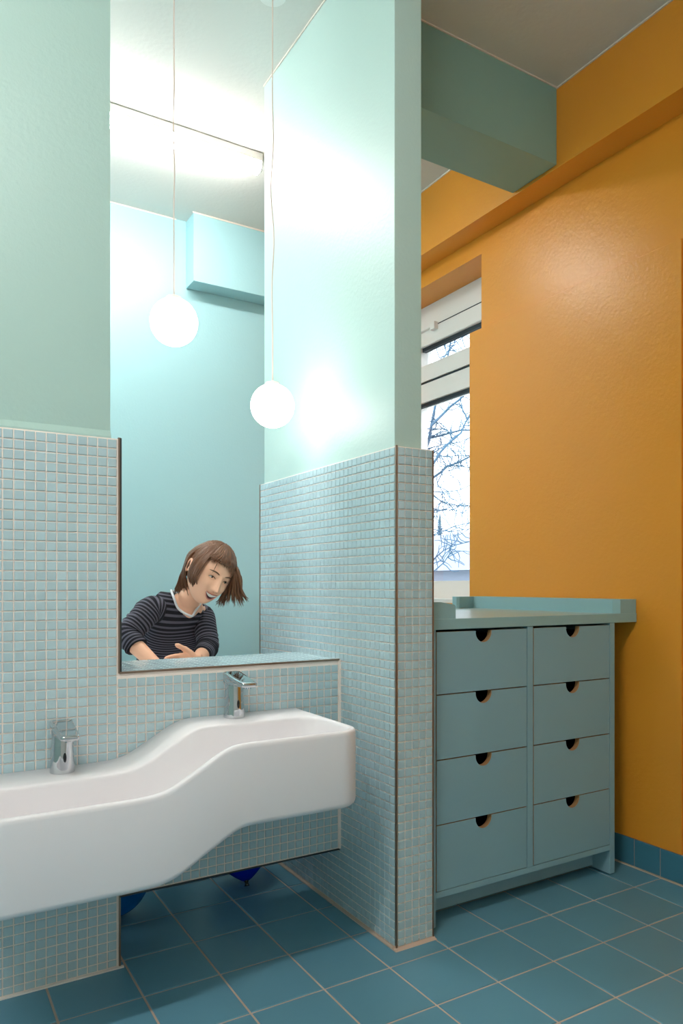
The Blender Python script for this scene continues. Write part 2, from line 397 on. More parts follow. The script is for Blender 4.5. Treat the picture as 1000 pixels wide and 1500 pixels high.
wpart('gasket', 'gasket', [(XF-.002, XF+.05, 2.60, 3.262, 2.411, 2.4215), (XF+.005, XF+.03, 2.68, 3.20, 2.304, 2.3245), (XF-.002, XF+.05, 2.60, 3.262, 2.124, 2.132), (XF+.006, XF+.028, 2.60, 3.262, 2.001, 2.020)], 0)
wpart('window_glass', 'window_glass', [(2.47, 2.474, 2.66, 3.23, 2.21, 2.33)], 0)
wpart('window_glass', 'window_glass', [(2.47, 2.474, 2.60, 3.262, 1.04, 2.019)], 0)
p = at(638, 468, 3.68)
wpart('window_latch', 'window_white', [(XF-.035, XF-.010, 3.045, 3.085, 2.385, 2.425), (XF-.028, XF-.008, 3.085, 3.26, 2.404, 2.420)], .003)
wpart('window_sill', 'window_white', [(XO+.004, 2.44, WY0+.002, WY1-.002, WZ0, WZ0+.02)], .002)

w2 = bpy.data.objects.new('window_added_right', None); C.objects.link(w2); w2['kind'] = 'structure'; w2.location = (2.43, -.65, WZ0)  # out-of-view window, added as daylight fill for the front room
o = boxes('window_frame', 'window_white', [(XF, 2.52, -1.45, .15, 2.44, WZ1), (XF, 2.52, -1.45, .15, WZ0, 1.03), (XF, 2.52, -1.45, -1.36, 1.03, 2.44), (XF, 2.52, .06, .15, 1.03, 2.44), (XF, 2.52, -.69, -.61, 1.03, 2.44)], None, bev=.003); relink(o, w2)
o = boxes('window_glass', 'window_glass', [(2.47, 2.474, -1.36, .06, 1.03, 2.44)]); relink(o, w2)

# ---------------------------------------------------------------- outdoors
gl = thing('lawn', 'pale ground outside the window', 'ground', obj=box('lawn', 'lawn', (3, 90, -40, 90, -1.2, -1.0))); gl['kind'] = 'structure'; del gl['category']
tr = thing('bare_tree', 'bare leafless tree with crossing branches outside the window', 'tree', at(598, 900, 7.2)); tr.location.z = -1.0
bm = bmesh.new()
T0 = at(598, 690, 7.2)
tube(bm, [(T0.x, T0.y, -1.02), (T0.x, T0.y, .4), (T0.x+.02, T0.y, 1.6), at(604, 640, 7.2), at(612, 560, 7.25), at(620, 470, 7.3)], [.14, .12, .1, .075, .05, .03], 10)
relink(bobj('trunk', bm, 'hazed_bark', None, True), tr)
BR = [([(600, 690), (622, 662), (628, 645), (632, 620), (637, 595), (644, 570), (652, 540), (660, 500)], 5, 7.2),
      ([(631, 624), (645, 610), (660, 595), (672, 586), (690, 568), (712, 540), (740, 500)], 4, 7.1),
      ([(606, 640), (628, 642), (645, 638), (660, 634), (675, 630), (694, 630), (730, 622)], 3.6, 7.3),
      ([(600, 740), (622, 700), (634, 680), (645, 662), (656, 650), (668, 640), (675, 634), (682, 618), (692, 600), (700, 580)], 4, 7.0),
      ([(600, 712), (632, 701), (645, 692), (655, 683), (670, 678), (690, 668), (720, 655)], 4, 7.4),
      ([(652, 683), (640, 708), (648, 720), (648, 732), (641, 744), (630, 754)], 1.4, 7.3),
      ([(610, 722), (634, 720), (650, 721), (672, 718), (690, 710), (720, 700)], 1.6, 7.1),
      ([(604, 800), (634, 785), (650, 778), (665, 771), (690, 765), (720, 762)], 2, 6.9),
      ([(612, 774), (640, 776), (660, 779), (690, 774)], 1.2, 7.2),
      ([(634, 664), (655, 650), (672, 648), (690, 640)], 1.6, 7.2), ([(610, 662), (634, 655), (655, 650)], 2, 7.3),
      ([(672, 590), (680, 605), (684, 618), (690, 628)], 1, 7.1), ([(632, 630), (648, 628), (660, 634)], 1.2, 7.2),
      ([(634, 668), (660, 668), (690, 667)], 1.1, 7.2), ([(655, 683), (668, 682), (690, 686)], 1.5, 7.4),
      ([(634, 748), (652, 747), (670, 747)], 1.2, 7.2), ([(634, 726), (646, 734), (662, 739), (680, 742), (690, 740)], .9, 7.3),
      ([(648, 500), (655, 520), (664, 505), (680, 470)], 1.6, 7.1), ([(643, 535), (655, 515), (668, 500), (700, 480)], 1.3, 7.0),
      ([(634, 838), (650, 824), (658, 812), (660, 800)], 1.2, 7.1), ([(634, 820), (650, 806), (668, 798), (694, 792)], 1.2, 7.4)]
def near_branch():
    b = random.choice(BR); i = random.randrange(len(b[0])-1); f = random.random()
    (x0, y0), (x1, y1) = b[0][i], b[0][i+1]; return x0+(x1-x0)*f, y0+(y1-y0)*f, b[2]
for pts, wpx, d in BR:
    bm = bmesh.new(); n = len(pts)
    wpx = max(wpx*1.1, 1.9)
    tube(bm, [at(u, v, d+random.uniform(-.05, .05)) for u, v in pts], [wpx/FPX*d/2*(1-.55*i/(n-1)) for i in range(n)], 7)
    relink(bobj('branch', bm, 'hazed_bark', None, True), tr)
bm = bmesh.new()
for k in range(240):
    u, v, d = near_branch(); a = random.uniform(0, 2*PI); pts = [(u, v)]
    for s in range(random.randint(3, 5)):
        a += random.uniform(-.6, .6); u += 7*math.cos(a); v -= 7*math.sin(a); pts.append((u, v))
    d0 = d; P_ = []
    for q in pts: P_.append(at(q[0], q[1], d0)); d0 += random.uniform(-.08, .08)
    tube(bm, P_, [.0052*(1-.6*i/len(pts)) for i in range(len(pts))], 4)
o = bobj('twigs', bm, 'hazed_bark'); relink(o, tr); o['kind'] = 'stuff'
# conifer and pale house far off
cf = thing('conifer', 'small dark conifer far off beyond the window', 'tree', at(644, 900, 24)); cf.location.z = -1.0
bm = bmesh.new(); b0 = at(644, 788, 24); b1 = at(644, 754, 24)
tube(bm, [(b0.x, b0.y, -1.02), b0+Vector((0, 0, .3))], [.08, .04], 8); relink(bobj('trunk', bm, 'hazed_bark'), cf)
bm = bmesh.new()
for k in range(14):
    f = k/13; z = b0.z+(b1.z-b0.z)*f; r = .13*(1-f)**.8+.012
    for j in range(9):
        a = 2*PI*j/9+k*.7; q = Vector((b0.x, b0.y, z)); e = q+Vector((math.cos(a)*r, math.sin(a)*r, -.05))
        tube(bm, [q, e], [.028, .004], 4)
o = bobj('foliage', bm, 'needles'); relink(o, cf)
hs = thing('house', 'pale house with a sloping roof far off beyond the window', 'building', at(700, 860, 18)); hs.location.z = -1.0
hx, hy = hs.location.x, hs.location.y
o = box('wall', 'house_pale', (hx-3, hx+3, hy-4.0, hy+2.2, -1.02, 1.35)); relink(o, hs)
bm = bmesh.new(); prism_y(bm, [(hx-3.3, 1.3), (hx, 2.35), (hx+3.3, 1.3)], hy-4.3, hy+2.5); relink(bobj('roof', bm, 'roof_pale'), hs)

# ---------------------------------------------------------------- wash basin
XA, XB, YF = .100, 1.004, 1.563
def interp(x, T):
    if x <= T[0][0]: return T[0][1]
    for (a, za), (b, zb) in zip(T, T[1:]):
        if x <= b: return za+(zb-za)*(x-a)/(b-a)
    return T[-1][1]
def smoothf(T, r=.02):
    def f(x): return sum(interp(x+r*k/4, T)*w_ for k, w_ in zip(range(-4, 5), (1, 2, 3, 4, 5, 4, 3, 2, 1)))/25
    return f
zt = smoothf([(.42, .554), (.468, .557), (.50, .566), (.526, .580), (.574, .608), (.615, .632), (.645, .644), (.675, .647)])
zb = smoothf([(.43, .351), (.468, .352), (.50, .359), (.53, .372), (.574, .399), (.64, .436), (.665, .447), (.685, .4495)], .016)
NF, NS, NCR = 90, 8, 8
def rring(x0, x1, y0, y1, rf, rb):
    """closed ring, front (low y) left->right, corner, right side, corner, back, corner, left side, corner"""
    P = []
    for i in range(NF): P.append((x0+rf+(x1-x0-2*rf)*i/(NF-1), y0))
    for i in range(1, NCR): a = -PI/2+PI/2*i/NCR; P.append((x1-rf+rf*math.cos(a), y0+rf+rf*math.sin(a)))
    for i in range(NS): P.append((x1, y0+rf+(y1-rb-y0-rf)*i/(NS-1)))
    for i in range(1, NCR): a = PI/2*i/NCR; P.append((x1-rb+rb*math.cos(a), y1-rb+rb*math.sin(a)))
    for i in range(NF): P.append((x1-rb-(x1-x0-2*rb)*i/(NF-1), y1))
    for i in range(1, NCR): a = PI/2+PI/2*i/NCR; P.append((x0+rb+rb*math.cos(a), y1-rb+rb*math.sin(a)))
    for i in range(NS): P.append((x0, y1-rb-(y1-rb-y0-rf)*i/(NS-1)))
    for i in range(1, NCR): a = PI+PI/2*i/NCR; P.append((x0+rf+rf*math.cos(a), y0+rf+rf*math.sin(a)))
    return P
YBK = YW-.0035
def basin_body():
    bm = bmesh.new(); rings = []
    def outer(ins, zf, dz): rings.append([(x, y, zf(x)+dz) for x, y in rring(XA+ins, XB-ins, YF+ins, YBK-ins*.15, .062-ins*.5, .002)])
    for ins, dz in ((.018, 0), (.008, .002), (.002, .008), (0, .016)): outer(ins, zb, dz)
    outer(0, zt, -.012)
    for ins, dz in ((.0006, -.006), (.003, -.0015), (.006, 0)): outer(ins, zt, dz)
    def inner(ins, dz, slope=0): rings.append([(x, y, zt(x)+dz) for x, y in rring(XA+.016+ins, XB-.016-ins, YF+.016+ins, 1.812-ins, .055-min(ins, .03)*.5, .055)])
    for ins, dz in ((-.003, -.0002), (0, -.0015), (.003, -.005), (.005, -.012), (.010, -.07), (.020, -.105), (.038, -.122), (.06, -.128)): inner(ins, dz)
    RV = [[bm.verts.new(p) for p in r] for r in rings]; n = len(RV[0])
    for a, b in zip(RV, RV[1:]):
        for i in range(n): bm.faces.new((a[i], a[(i+1) % n], b[(i+1) % n], b[i]))
    def fillring(r):
        fr = r[:NF]; b0i = NF+NCR-1+NS+NCR-1; bk = r[b0i:b0i+NF][::-1]
        for i in range(NF-1): bm.faces.new((fr[i], fr[i+1], bk[i+1], bk[i]))
        bm.faces.new([fr[-1]]+r[NF:b0i]+[bk[-1]]); bm.faces.new([bk[0]]+r[b0i+NF:]+[fr[0]])
    fillring(RV[0]); fillring(RV[-1])
    return bobj('bowl', bm, 'solid_surface', None, True)
basin = thing('wash_basin', 'long white stepped wash basin hung on the mosaic wall, two taps on it', 'sink', (.55, YW, .35))
relink(basin_body(), basin)
for dx in (.335, .80):
    bm = bmesh.new(); cyl(bm, dx, 1.70, zt(dx)-.1295, zt(dx)-.1265, .02); relink(bobj('drain', bm, 'chrome', None), basin)
# unseen twin on the rear face, added to shade the floor seen under the wall
twin = thing('wash_basin', 'second white basin, unseen, added on the far face of the low wall to shade the floor', 'sink', (.55, YB2, .35))
o = basin_body(); o.data.transform(Matrix.Translation((0, YW+YB2, 0)) @ Matrix.Scale(-1, 4, (0, 1, 0))); o.data.flip_normals(); relink(o, twin)

# ---------------------------------------------------------------- taps
def faucet(x, y, z, label, h=.127):
    t = thing('faucet', label, 'tap', (x, y, z), 'sensor taps on the basin')
    def put(o): relink(o, t)
    bm = bmesh.new(); N = 40; R_ = []
    # tapered column, squared at the back
    for zz, rx, ryf, ryb in ((0, .0285, .029, .029), (.001, .0298, .0303, .030), (.004, .0298, .0303, .030), (.03, .0284, .0288, .029), (.06, .0272, .0274, .0285), (h-.035, .0262, .0264, .028), (h-.022, .0262, .0264, .028)):
        ring = []
        for k in range(N):
            a = 2*PI*k/N; s, c_ = math.sin(a), math.cos(a)
            ring.append(bm.verts.new((x+rx*c_, y+(ryb if s > 0 else ryf)*s, z+zz)))
        R_.append(ring)
    for a, b in zip(R_, R_[1:]):
        for k in range(N): bm.faces.new((a[k], a[(k+1) % N], b[(k+1) % N], b[k]))
    bm.faces.new(R_[0][::-1]); bm.faces.new(R_[-1]); put(bobj('column', bm, 'chrome', None, True))
    # head: flat rounded slab running forward into the spout, sloping down
    bm = bmesh.new(); yb, yf = y+.0284, y-.112
    def outline(g):
        P = []
        for k in range(13): a = -PI/2*(k/12); P.append((x+(.0175-g+.0)*1.0*math.cos(a)*1.0, yf+.012+(.012-g)*math.sin(a)))
        P = []
        wf_, wb_ = .0225-g, .0266-g
        for k in range(9): a = PI/2*k/8; P.append((x-wb_+.016*(1-math.sin(a)) if False else x-wb_+.012*(1-math.cos(a)), yb-g-.012*(1-math.sin(a))))
        for k in range(9): a = PI/2*k/8; P.append((x+wb_-.012*(1-math.sin(a)), yb-g-.012*(1-math.cos(a))))
        for k in range(9): a = PI/2*k/8; P.append((x+wf_-.009*(1-math.cos(a)), yf+g+.009*(1-math.sin(a))))
        for k in range(9): a = PI/2*k/8; P.append((x-wf_+.009*(1-math.sin(a)), yf+g+.009*(1-math.cos(a))))
        return P
    def top(yy): return z+h-.018*((yb-yy)/(yb-yf))**1.2
    def bot(yy):
        f = (yb-yy)/(yb-yf); return z+h-.036+(.0015 if f < .35 else .0015*(1)+.004*min(1, (f-.35)/.5))
    layers = [[(a, b_, bot(b_)) for a, b_ in outline(.003)], [(a, b_, bot(b_)+.002) for a, b_ in outline(.0005)], [(a, b_, top(b_)-.004) for a, b_ in outline(0)], [(a, b_, top(b_)-.001) for a, b_ in outline(.0012)], [(a, b_, top(b_)) for a, b_ in outline(.004)]]
    LV = [[bm.verts.new(p) for p in l] for l in layers]; n_ = len(LV[0])
    for a, b in zip(LV, LV[1:]):
        for k in range(n_): bm.faces.new((a[k], a[(k+1) % n_], b[(k+1) % n_], b[k]))
    bm.faces.new(LV[0][::-1]); bm.faces.new(LV[-1])
    o = bobj('spout', bm, 'chrome', None); put(o)
    for p_ in o.data.polygons: p_.use_smooth = len(p_.vertices) == 4
    bm = bmesh.new(); yy = yf+.02; cyl(bm, x, yy, bot(yy)-.005, bot(yy)+.003, .0105, .0115, 24); put(bobj('aerator', bm, 'chrome', None))
    bm = bmesh.new()
    for k in range(1):
        sphere(bm, (x+.001, y-.0275, z+.040), 1, 20, (.0042, .003, .0125))
    put(bobj('sensor', bm, 'black_gloss', None, True))
    return t
faucet(.326, 1.897, zt(.326)-.0005, 'chrome sensor tap on the lower left end of the basin')
faucet(.783, 1.897, zt(.783)-.0005, 'chrome sensor tap on the raised end of the basin, below the opening')

# ---------------------------------------------------------------- pendant globes
def pendant(x, z, label, wob):
    y = 2.10; R_ = .070
    t = thing('pendant_lamp', label, 'lamp', (x, y, ZC), 'globe pendants in the opening')
    bm = bmesh.new(); sphere(bm, (x, y, z), R_, 48); o = bobj('globe', bm, 'globe', None, True); relink(o, t)
    bm = bmesh.new(); cyl(bm, x, y, z+R_-.006, z+R_+.004, .028, .022, 28); cyl(bm, x, y, z+R_+.004, z+R_+.012, .006, .004, 16); relink(bobj('cap', bm, 'lamp_white', None), t)
    bm = bmesh.new(); n_ = 40; z0 = z+R_+.01
    tube(bm, [(x+wob*math.sin(7*(i/n_)*PI)*math.exp(-((i/n_-.45)/.22)**2), y, z0+(ZC-.03-z0)*i/n_) for i in range(n_+1)], .0022, 8); relink(bobj('cord', bm, 'cord', None, True), t)
    bm = bmesh.new(); cyl(bm, x, y, ZC-.032, ZC-.0005, .045, .05, 32); relink(bobj('ceiling_rose', bm, 'lamp_white', None), t)
pendant(.675, 1.800, 'glowing white globe pendant hanging higher and further left', .002)
pendant(.998, 1.592, 'glowing white globe pendant hanging lower, beside the mosaic partition', .006)

# ---------------------------------------------------------------- ceiling tube lamps
def tube_lamp(x0, x1, y, label, m):
    t = thing('tube_lamp', label, 'lamp', ((x0+x1)/2, y, ZC), 'linear ceiling lamps')
    bm = bmesh.new(); add_box(bm, x0, x1, y-.032, y+.032, ZC-.038, ZC-.003, bev=.002); relink(bobj('housing', bm, 'lamp_white', None), t)
    bm = bmesh.new(); prism_x(bm, [(y-.031, ZC-.0385), (y+.031, ZC-.0385), (y+.031, ZC-.062), (y+.020, ZC-.076), (y-.020, ZC-.076), (y-.031, ZC-.062)], x0+.006, x1-.006); relink(bobj('diffuser', bm, m, None), t)
    for a in (x0, x1-.006):
        bm = bmesh.new(); prism_x(bm, [(y-.032, ZC-.0385), (y+.032, ZC-.0385), (y+.032, ZC-.062), (y+.020, ZC-.077), (y-.020, ZC-.077), (y-.032, ZC-.062)], a, a+.006)
        relink(bobj('end_cap', bm, 'lamp_white', None), t)
tube_lamp(-.15, 1.347, 2.965, 'long linear ceiling lamp glowing behind the opening', 'tube_back')
tube_lamp(-1.2, .3, .50, 'linear ceiling lamp over the basin side, in front of the basin wall', 'tube_front')

# ---------------------------------------------------------------- drawer cabinet
YC = 1.691
cab = thing('drawer_cabinet', 'blue-green changing table with eight drawers between partition and orange wall', 'cabinet', (1.72, YC, 0))
def cpart(name, m, L, bev=.0012): o = boxes(name, m, L, None, bev=bev); relink(o, cab); return o
YE = 2.44
cpart('side_panel', 'cabinet', [(2.107, 2.132, YC, YE-.03, .004, .8845)])
cpart('side_panel', 'cabinet', [(1.312, 1.3365, YC, YE-.03, .004, .8845)])
cpart('divider', 'cabinet', [(1.7095, 1.7345, YC, YE-.05, .1065, .8845)])
cpart('bottom_shelf', 'cabinet', [(1.3365, 2.107, YC, YE-.05, .088, .1065)])
cpart('plinth', 'cabinet', [(1.3365, 2.107, YC+.075, YC+.093, .012, .088)])
cpart('back_panel', 'cabinet', [(1.3365, 2.107, YE-.045, YE-.032, .10, .884)])
cpart('table_top', 'cabinet_top', [(1.302, XO-.013, YC-.002, YE+.06, .8848, .917)], .002)
# raised rails: right block with chamfer, back return, left rail with front return
bm = bmesh.new()
def plan(bm, P, z0, z1):
    a = [bm.verts.new((x, y, z0)) for x, y in P]; b = [bm.verts.new((x, y, z1)) for x, y in P]
    bm.faces.new(a[::-1]); bm.faces.new(b)
    for i in range(len(P)): bm.faces.new((a[i], a[(i+1) % len(P)], b[(i+1) % len(P)], b[i]))
plan(bm, [(2.163, YC), (XO-.014, YC), (XO-.014, YE+.055), (2.064, YE+.055), (2.056, YE+.045), (2.056, YE+.018), (2.064, YE+.008), (2.144, YE+.008), (2.144, YC+.018)], .917, .967)
relink(bobj('guard_rail', bm, 'cabinet_top', None), cab)
bm = bmesh.new()
pts = [(1.302, .917), (1.4115, .917), (1.4115, .954), (1.408, .9585), (1.385, .9625), (1.355, .967), (1.302, .967)]
prism_y(bm, pts, YC, YC+.018); add_box(bm, 1.302, 1.320, YC+.018, YE+.05, .917, .967)
relink(bobj('guard_rail', bm, 'cabinet_top', None), cab)
def drawer_front(x0, x1, z0, z1, ncx):
    """front slab with a round finger notch in its top edge"""
    y0, y1 = YC+.0005, YC+.0185; r = .0325
    P = [(x0, z0), (x1, z0), (x1, z1), (ncx+r, z1)]
    for k in range(1, 16): a = PI*k/16; P.append((ncx+r*math.cos(a), z1-.003-r*math.sin(a)*1.02))
    P += [(ncx-r, z1), (x0, z1)]
    me = bpy.data.meshes.new('drawer'); bm = bmesh.new()
    a = [bm.verts.new((x, y0, z)) for x, z in P]; b = [bm.verts.new((x, y1, z)) for x, z in P]
    f0 = bm.faces.new(a); f1 = bm.faces.new(b[::-1]); sides = []
    for i in range(len(P)):
        f = bm.faces.new((a[i], b[i], b[(i+1) % len(P)], a[(i+1) % len(P)])); f.material_index = 1
    # drawer box behind, dark gap behind the notch
    bmesh.ops.recalc_face_normals(bm, faces=bm.faces)
    bm.to_mesh(me); bm.free(); me.materials.append(M['cabinet']); me.materials.append(M['plywood'])
    o = link('drawer', me); relink(o, cab); return o
zr = [(.109, .3030), (.3058, .4955), (.4990, .6895), (.6930, .8775)]
for (x0, x1, nc) in ((1.3395, 1.7065, 1.523), (1.7375, 2.1045, 1.9195)):
    for z0, z1 in zr:
        d = drawer_front(x0, x1, z0, z1, nc)
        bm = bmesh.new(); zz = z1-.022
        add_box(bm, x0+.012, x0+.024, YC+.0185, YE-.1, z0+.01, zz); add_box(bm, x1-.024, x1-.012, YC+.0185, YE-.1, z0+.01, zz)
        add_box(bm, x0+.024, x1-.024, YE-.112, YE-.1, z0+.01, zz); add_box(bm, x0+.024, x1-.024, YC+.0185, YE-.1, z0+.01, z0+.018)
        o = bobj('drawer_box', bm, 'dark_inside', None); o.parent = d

# ---------------------------------------------------------------- balloons on the floor behind the low wall
def balloon(name, c, ax, R_, L, label, m, knot=True):
    c = Vector(c); ax = Vector(ax).normalized()           # ax points from the knot to the top
    s = ax.cross(Vector((0, 1, .3))).normalized(); q = ax.cross(s)
    bm = bmesh.new(); N = 36; rg = []
    for i in range(1, 28):
        t_ = i/28; h_ = t_*L; r = R_*math.sin(PI*t_**.80)**.62*(.24+.76*min(1, t_/.42)**.8) if t_ < .9 else R_*math.sqrt(max(0, 1-((t_-.60)/.40)**2))*1.0
        r = R_*(math.sqrt(max(0, 1-((t_-.58)/.42)**2)) if t_ > .58 else (math.sin(PI/2*(t_/.58))**.78))
        rg.append([bm.verts.new(c+ax*h_+s*r*math.cos(2*PI*k/N)+q*r*math.sin(2*PI*k/N)) for k in range(N)])
    for a, b in zip(rg, rg[1:]):
        for k in range(N): bm.faces.new((a[k], a[(k+1) % N], b[(k+1) % N], b[k]))
    v0 = bm.verts.new(c); v1 = bm.verts.new(c+ax*L)
    for k in range(N): bm.faces.new((v0, rg[0][k], rg[0][(k+1) % N])); bm.faces.new((v1, rg[-1][(k+1) % N], rg[-1][k]))
    t = thing(name, label, 'balloon', tuple(c)); relink(bobj('skin', bm, m, None, True), t)
    if knot:
        bm = bmesh.new(); tube(bm, [c-ax*.012, c-ax*.004, c+ax*.004, c+ax*.014], [.009, .005, .008, .012], 14); relink(bobj('knot', bm, 'black_gloss', None, True), t)
B0 = Vector((.978, 2.262, .013))
balloon('balloon', B0, (.10, .62, .86), .115, .27, 'deep blue balloon resting on its dark knot under the opening', 'balloon_blue')
balloon('balloon', (.56, 2.235, .262), (-.19, .28, -.94), .120, .27, 'teal-blue balloon lying on the floor beside the left pier', 'balloon_teal')
#GIRL#
# ---------------------------------------------------------------- the girl behind the low wall
girl = thing('person', 'laughing girl with brown bob and striped dark sweater leaning behind the low wall', 'person', at(240, 1100, 2.95)); girl.location.z = 0
def gp(o): relink(o, girl); return o
# head frame: U up, FW face direction, SD towards the image's right ear
A_, B_, Z_ = Vector((CYW, -SY, 0)), Vector((SY, CYW, 0)), Vector((0, 0, 1))
roll = math.radians(27); U0 = A_*math.sin(roll)+Z_*math.cos(roll); R0 = A_*math.cos(roll)-Z_*math.sin(roll)
yaw = math.radians(43); F0 = -B_*math.cos(yaw)+R0*math.sin(yaw); S0 = R0*math.cos(yaw)+B_*math.sin(yaw)
pit = math.radians(6); FW = F0*math.cos(pit)-U0*math.sin(pit); U = U0*math.cos(pit)+F0*math.sin(pit); SD = S0
HD = at(306.5, 838.5, 2.50)             # eye level, middle of the head
def H(s, f, u): return HD+SD*s+FW*f+U*u
def g_(x, c, w_): return math.exp(-((x-c)/w_)**2)
def head_pt(d):
    """direction d=(side, forward, up) -> surface point of the head"""
    s, f, u = d
    # skull: a little longer than wide; jaw narrows downwards
    rs, rf, ru = .072, .089, .100
    ps, pf, pu = s*rs, f*rf, u*ru
    if u < 0:
        k = -u
        ps *= 1-.24*k**1.5
        if f > 0: pf *= 1-.10*k**2
        else: pf *= 1-.28*k
        pu *= 1.06; pf += .030*k**1.6
    pf -= .004
    front = max(0, f)
    if front > 0:
        a = ps/.072; z = pu
        # flatter face plane
        pf -= .012*front**4*(1-abs(a))*.6
        # brow ridge, eye hollows
        pf += .003*front*g_(z, .024, .010)*g_(abs(ps), .026, .022)
        pf -= .0075*front*(g_(ps, .029, .014)+g_(ps, -.029, .014))*g_(z, .004, .012)
        # nose
        w_ = .0068+.0045*max(0, min(1, (.010-z)/.04))
        nz = 0
        if -.042 < z < .018:
            t = (.018-z)/.052; nz = .004+.0215*min(1, t)**1.1 if t < 1 else .004+.0215*max(0, 1-(t-1)/.14)
        pf += nz*math.exp(-(ps/w_)**2)*(front > .2)
        pf += .004*front*(g_(ps, .013, .006)+g_(ps, -.013, .006))*g_(z, -.032, .007)
        # cheeks lifted by the smile
        pf += .0075*front*(g_(ps, .034, .014)+g_(ps, -.034, .014))*g_(z, -.028, .015)
        ps *= 1+.05*front*g_(z, -.030, .02)
        # mouth region and chin
        pf += .004*g_(ps, 0, .024)*g_(z, -.056, .014)*front
        pf -= .007*g_(ps, 0, .021)*g_(z, -.0585, .0070)*front       # open mouth hollow
        pf += .0085*g_(ps, 0, .018)*g_(z, -.092, .012)*max(0, front+.1)
    return Vector((ps, pf, pu))
bm = bmesh.new(); NU, NV = 128, 110; ring = []
for j in range(1, NV):
    ph = PI*j/NV; row = []
    for i in range(NU):
        th = 2*PI*i/NU; d = (math.sin(ph)*math.sin(th), math.sin(ph)*math.cos(th), math.cos(ph)); q = head_pt(d); row.append(bm.verts.new(H(*q)))
    ring.append(row)
tp = bm.verts.new(H(*head_pt((0, 0, 1)))); bt = bm.verts.new(H(*head_pt((0, 0, -1))))
for a, b in zip(ring, ring[1:]):
    for i in range(NU): bm.faces.new((a[i], a[(i+1) % NU], b[(i+1) % NU], b[i]))
for i in range(NU): bm.faces.new((tp, ring[0][(i+1) % NU], ring[0][i])); bm.faces.new((bt, ring[-1][i], ring[-1][(i+1) % NU]))
def surf(s, u, off=0):
    """point on the face front at side s, height u (head frame)"""
    lo = None
    best = None
    for it in range(40):
        pass
    # search forward direction by bisection on the sphere parameters
    ds, du = s/.072, u/.100
    for _ in range(14):
        r2 = min(.98, ds*ds+du*du); q = head_pt((ds, math.sqrt(1-r2), du))
        ds += (s-q.x)/.072*.8; du += (u-q.z)/.100*.8
    r2 = min(.98, ds*ds+du*du); q = head_pt((ds, math.sqrt(1-r2), du))
    return H(q.x, q.y+off, q.z)
# ears
def ear(sgn):
    b2 = bmesh.new(); c = (sgn*.070, -.006, -.008)
    pts = []
    for k in range(15):
        a = math.radians(-70+k*250/14); pts.append(H(c[0]+sgn*(.004+.007*math.sin(a*.5+.6)), c[1]-.012*math.cos(a)*.9-.004, c[2]+.023*math.sin(a)))
    tube(b2, pts, [.0032+.0012*math.sin(PI*k/14) for k in range(15)], 8)
    vs_ = sphere(b2, (0, 0, 0), 1, 16, (.004, .011, .020))
    for v in vs_: v.co = H(c[0]+sgn*.003+v.co.x, c[1]-.002+v.co.y, c[2]+v.co.z)
    gp(bobj('ear', b2, 'skin', None, True))
ear(-1); ear(1)
# joints
N1 = at(270, 893, 2.60); SL = at(221, 888, 2.52); SR = at(297, 899, 2.66)
def bodychain(bm, pts, rad, n=20): tube(bm, pts, rad, n)
chest = at(256, 925, 2.67); waist = at(246, 985, 2.80); hip = at(242, 1030, 2.92)
SAX = (SR-SL).normalized()
def loft(bm, secs, n=40, uvl=None, k_=1.0, fold=0, uo=0, cap=True):
    """secs: (center, axis a, axis b, ra, rb)"""
    R_ = []; L = 0; prev = None
    for c, a, b, ra, rb in secs:
        if prev is not None: L += (c-prev).length
        prev = c
        row = []
        for k in range(n):
            t = 2*PI*k/n; ct, st = math.cos(t), math.sin(t)
            e = 2.4; r = (abs(ct)**e+abs(st)**e)**(-1/e)
            f_ = 1+fold*(math.sin(L*110+3*math.sin(t*2))*.5+math.sin(L*71+t*3)*.5)
            row.append(bm.verts.new(c+a*ra*ct*r*f_+b*rb*st*r*f_))
        R_.append((row, L))
    for (a, la), (b, lb) in zip(R_, R_[1:]):
        for k in range(n):
            f = bm.faces.new((a[k], a[(k+1) % n], b[(k+1) % n], b[k])); f.smooth = True
            if uvl:
                for lp, (uu, vv) in zip(f.loops, ((k/n, la), ((k+1)/n, la), ((k+1)/n, lb), (k/n, lb))): lp[uvl].uv = (uu+uo, vv*k_)
    if cap: bm.faces.new(R_[0][0][::-1]); bm.faces.new(R_[-1][0])
    return R_
def catmull(P, m=6):
    out = []; Q = [P[0]]+list(P)+[P[-1]]
    for i in range(1, len(Q)-2):
        for k in range(m):
            t = k/m; a, b, c, d = Q[i-1], Q[i], Q[i+1], Q[i+2]
            out.append(.5*((2*b)+(-a+c)*t+(2*a-5*b+4*c-d)*t*t+(-a+3*b-3*c+d)*t**3))
    out.append(P[-1]); return out
def frames(P, up):
    F_ = []
    for i in range(len(P)):
        t = (P[min(i+1, len(P)-1)]-P[max(i-1, 0)]).normalized(); a = (up-t*up.dot(t)).normalized(); F_.append((P[i], a, t.cross(a)))
    return F_
